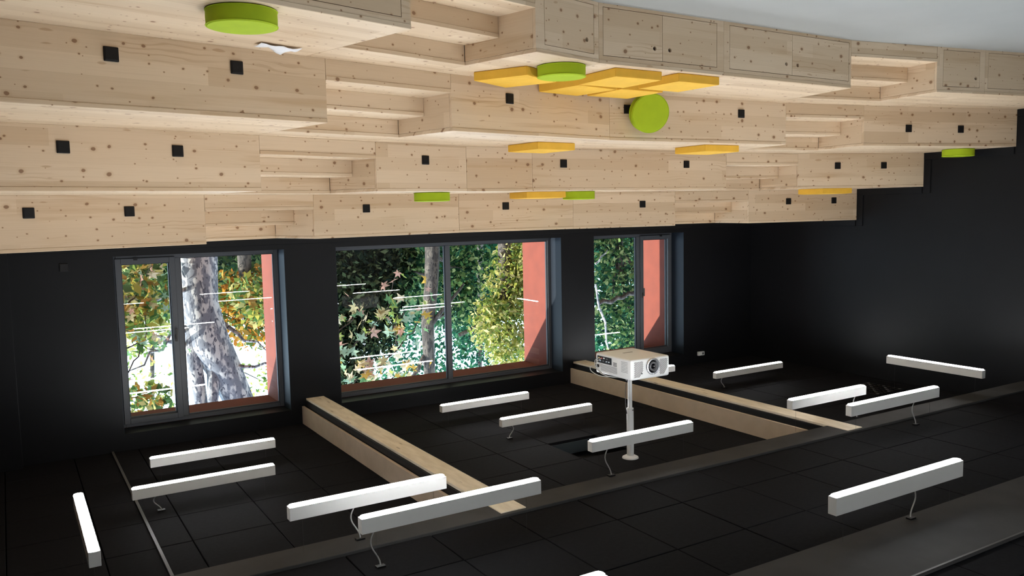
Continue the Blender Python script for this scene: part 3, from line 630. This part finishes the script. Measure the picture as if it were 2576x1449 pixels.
tree('pale_tree', 'slim pale trunk glimpsed between narrow window frame and orange reveal', [B(-.838, .33, 13.6, .7, .6, .5)], 500, .07, L_YELLOW, 77, ([at(-.838, -.222, 13.6), at(-.838, .1, 13.6), at(-.837, .3, 13.6)], [.09, .085, .07]), 'bark')
# distant green belt
NUM = ['first', 'second', 'third', 'fourth', 'fifth', 'sixth', 'seventh', 'eighth', 'ninth']
for i in range(9):
    r = -.10-.098*i; Yd = 38+(3 if i % 2 else 0)
    tree('distant_tree', '%s distant green tree along the row, counted from the mottled trunk side' % NUM[i], [B(r, .03+.012*(i % 3), Yd, 1.85, 1.4, 2.7), B(r+.01, .07+.012*(i % 3), Yd, 1.3, 1.2, 2)], 4200, .16, [L_GREEN, L_TEAL][i % 2], 50+i, group='distant tree row')
# thin high foliage that breaks up the sky
tree('airy_tree', 'thin airy tree whose leaves break up the sky above the wide window', [B(-.44, .20, 24, 1.6, .8, 1.2), B(-.53, .19, 24, 1.6, .8, 1.2), B(-.60, .22, 24, 1.2, .8, 1.2)], 2600, .085, L_TEAL, 71, ([at(-.555, -.13, 24), at(-.556, .12, 24), at(-.55, .26, 24)], [.16, .11, .04]))
tree('airy_tree', 'thin airy tree whose leaves break up the sky beside the mottled trunk', [B(-.115, .20, 26, 1.2, .7, 1.4), B(-.255, .20, 26, .9, .7, 1.0)], 520, .08, L_YELLOW, 72, ([at(-.135, -.118, 26), at(-.136, .12, 26), at(-.13, .26, 26)], [.12, .08, .03]))

# near plane-tree spray with individually modelled lobed leaves (window 2)
def leafmesh(curl):
    out = []
    lob = [(-150, .30), (-118, .62), (-92, .36), (-58, .88), (-34, .42), (0, 1.0), (34, .42), (58, .88), (92, .36), (118, .62), (150, .30)]
    V = [(0, 0, 0)]+[(r*math.cos(math.radians(a)), r*math.sin(math.radians(a)), -curl*r*r+.06*math.sin(a)) for a, r in lob]+[(-.55, .02, .10), (-.55, -.02, .10)]
    Fc = [(0, i, i+1) for i in range(1, len(lob))]+[(0, len(lob)+1, len(lob)+2)]
    me = bpy.data.meshes.new('leaf'); me.from_pydata(V, [], Fc); me.materials.append(L_PLANE); return me
LM = [leafmesh(.1), leafmesh(.28), leafmesh(-.12)]
def spray(lab, Y, stems, nleaf, seed, smin, smax):
    root = empty('plane_branch', (0, 0, 0), label=lab, cat='branch'); g = random.Random(seed); P = []
    for st in stems:
        pts = []
        for i in range(len(st)-1): pts += wig(at(*st[i], Y), at(*st[i+1], Y), 5, .035, g.random())[:-1]
        pts.append(at(*st[-1], Y)); n = len(pts); limb(pts, [.014-.010*i/n for i in range(n)], root, M['dbark'], 'twig'); P.append(pts)
    for i in range(nleaf):
        pts = g.choice(P); p = g.choice(pts[1:]); q = p+Vector((g.gauss(0, .13), g.gauss(0, .10), g.gauss(0, .12)))
        o = link('leaf', g.choice(LM), root, q); s_ = g.uniform(smin, smax); o.scale = (s_, s_, s_); o.rotation_euler = (g.uniform(-1.3, 1.9), g.uniform(-1.2, 1.2), g.uniform(0, 6.28))
    return root
spray('spray of lobed green and russet leaves hanging in front of the conifer', 12.8, [[(-.335, .19), (-.37, .17), (-.395, .15), (-.42, .12), (-.43, .085)], [(-.335, .16), (-.365, .14), (-.385, .115)], [(-.40, .20), (-.43, .18), (-.455, .155), (-.475, .125), (-.485, .095)], [(-.37, .235), (-.40, .22), (-.44, .215), (-.46, .20)], [(-.43, .175), (-.425, .15), (-.44, .13)], [(-.335, .225), (-.37, .215), (-.39, .20)]], 170, 5, .085, .165)
spray('spray of large lobed leaves behind the opening sash', 13.0, [[(-.09, .20), (-.11, .17), (-.13, .13), (-.135, .08)], [(-.10, .11), (-.12, .09), (-.14, .055)], [(-.09, .15), (-.12, .14), (-.14, .15)]], 80, 6, .06, .13)
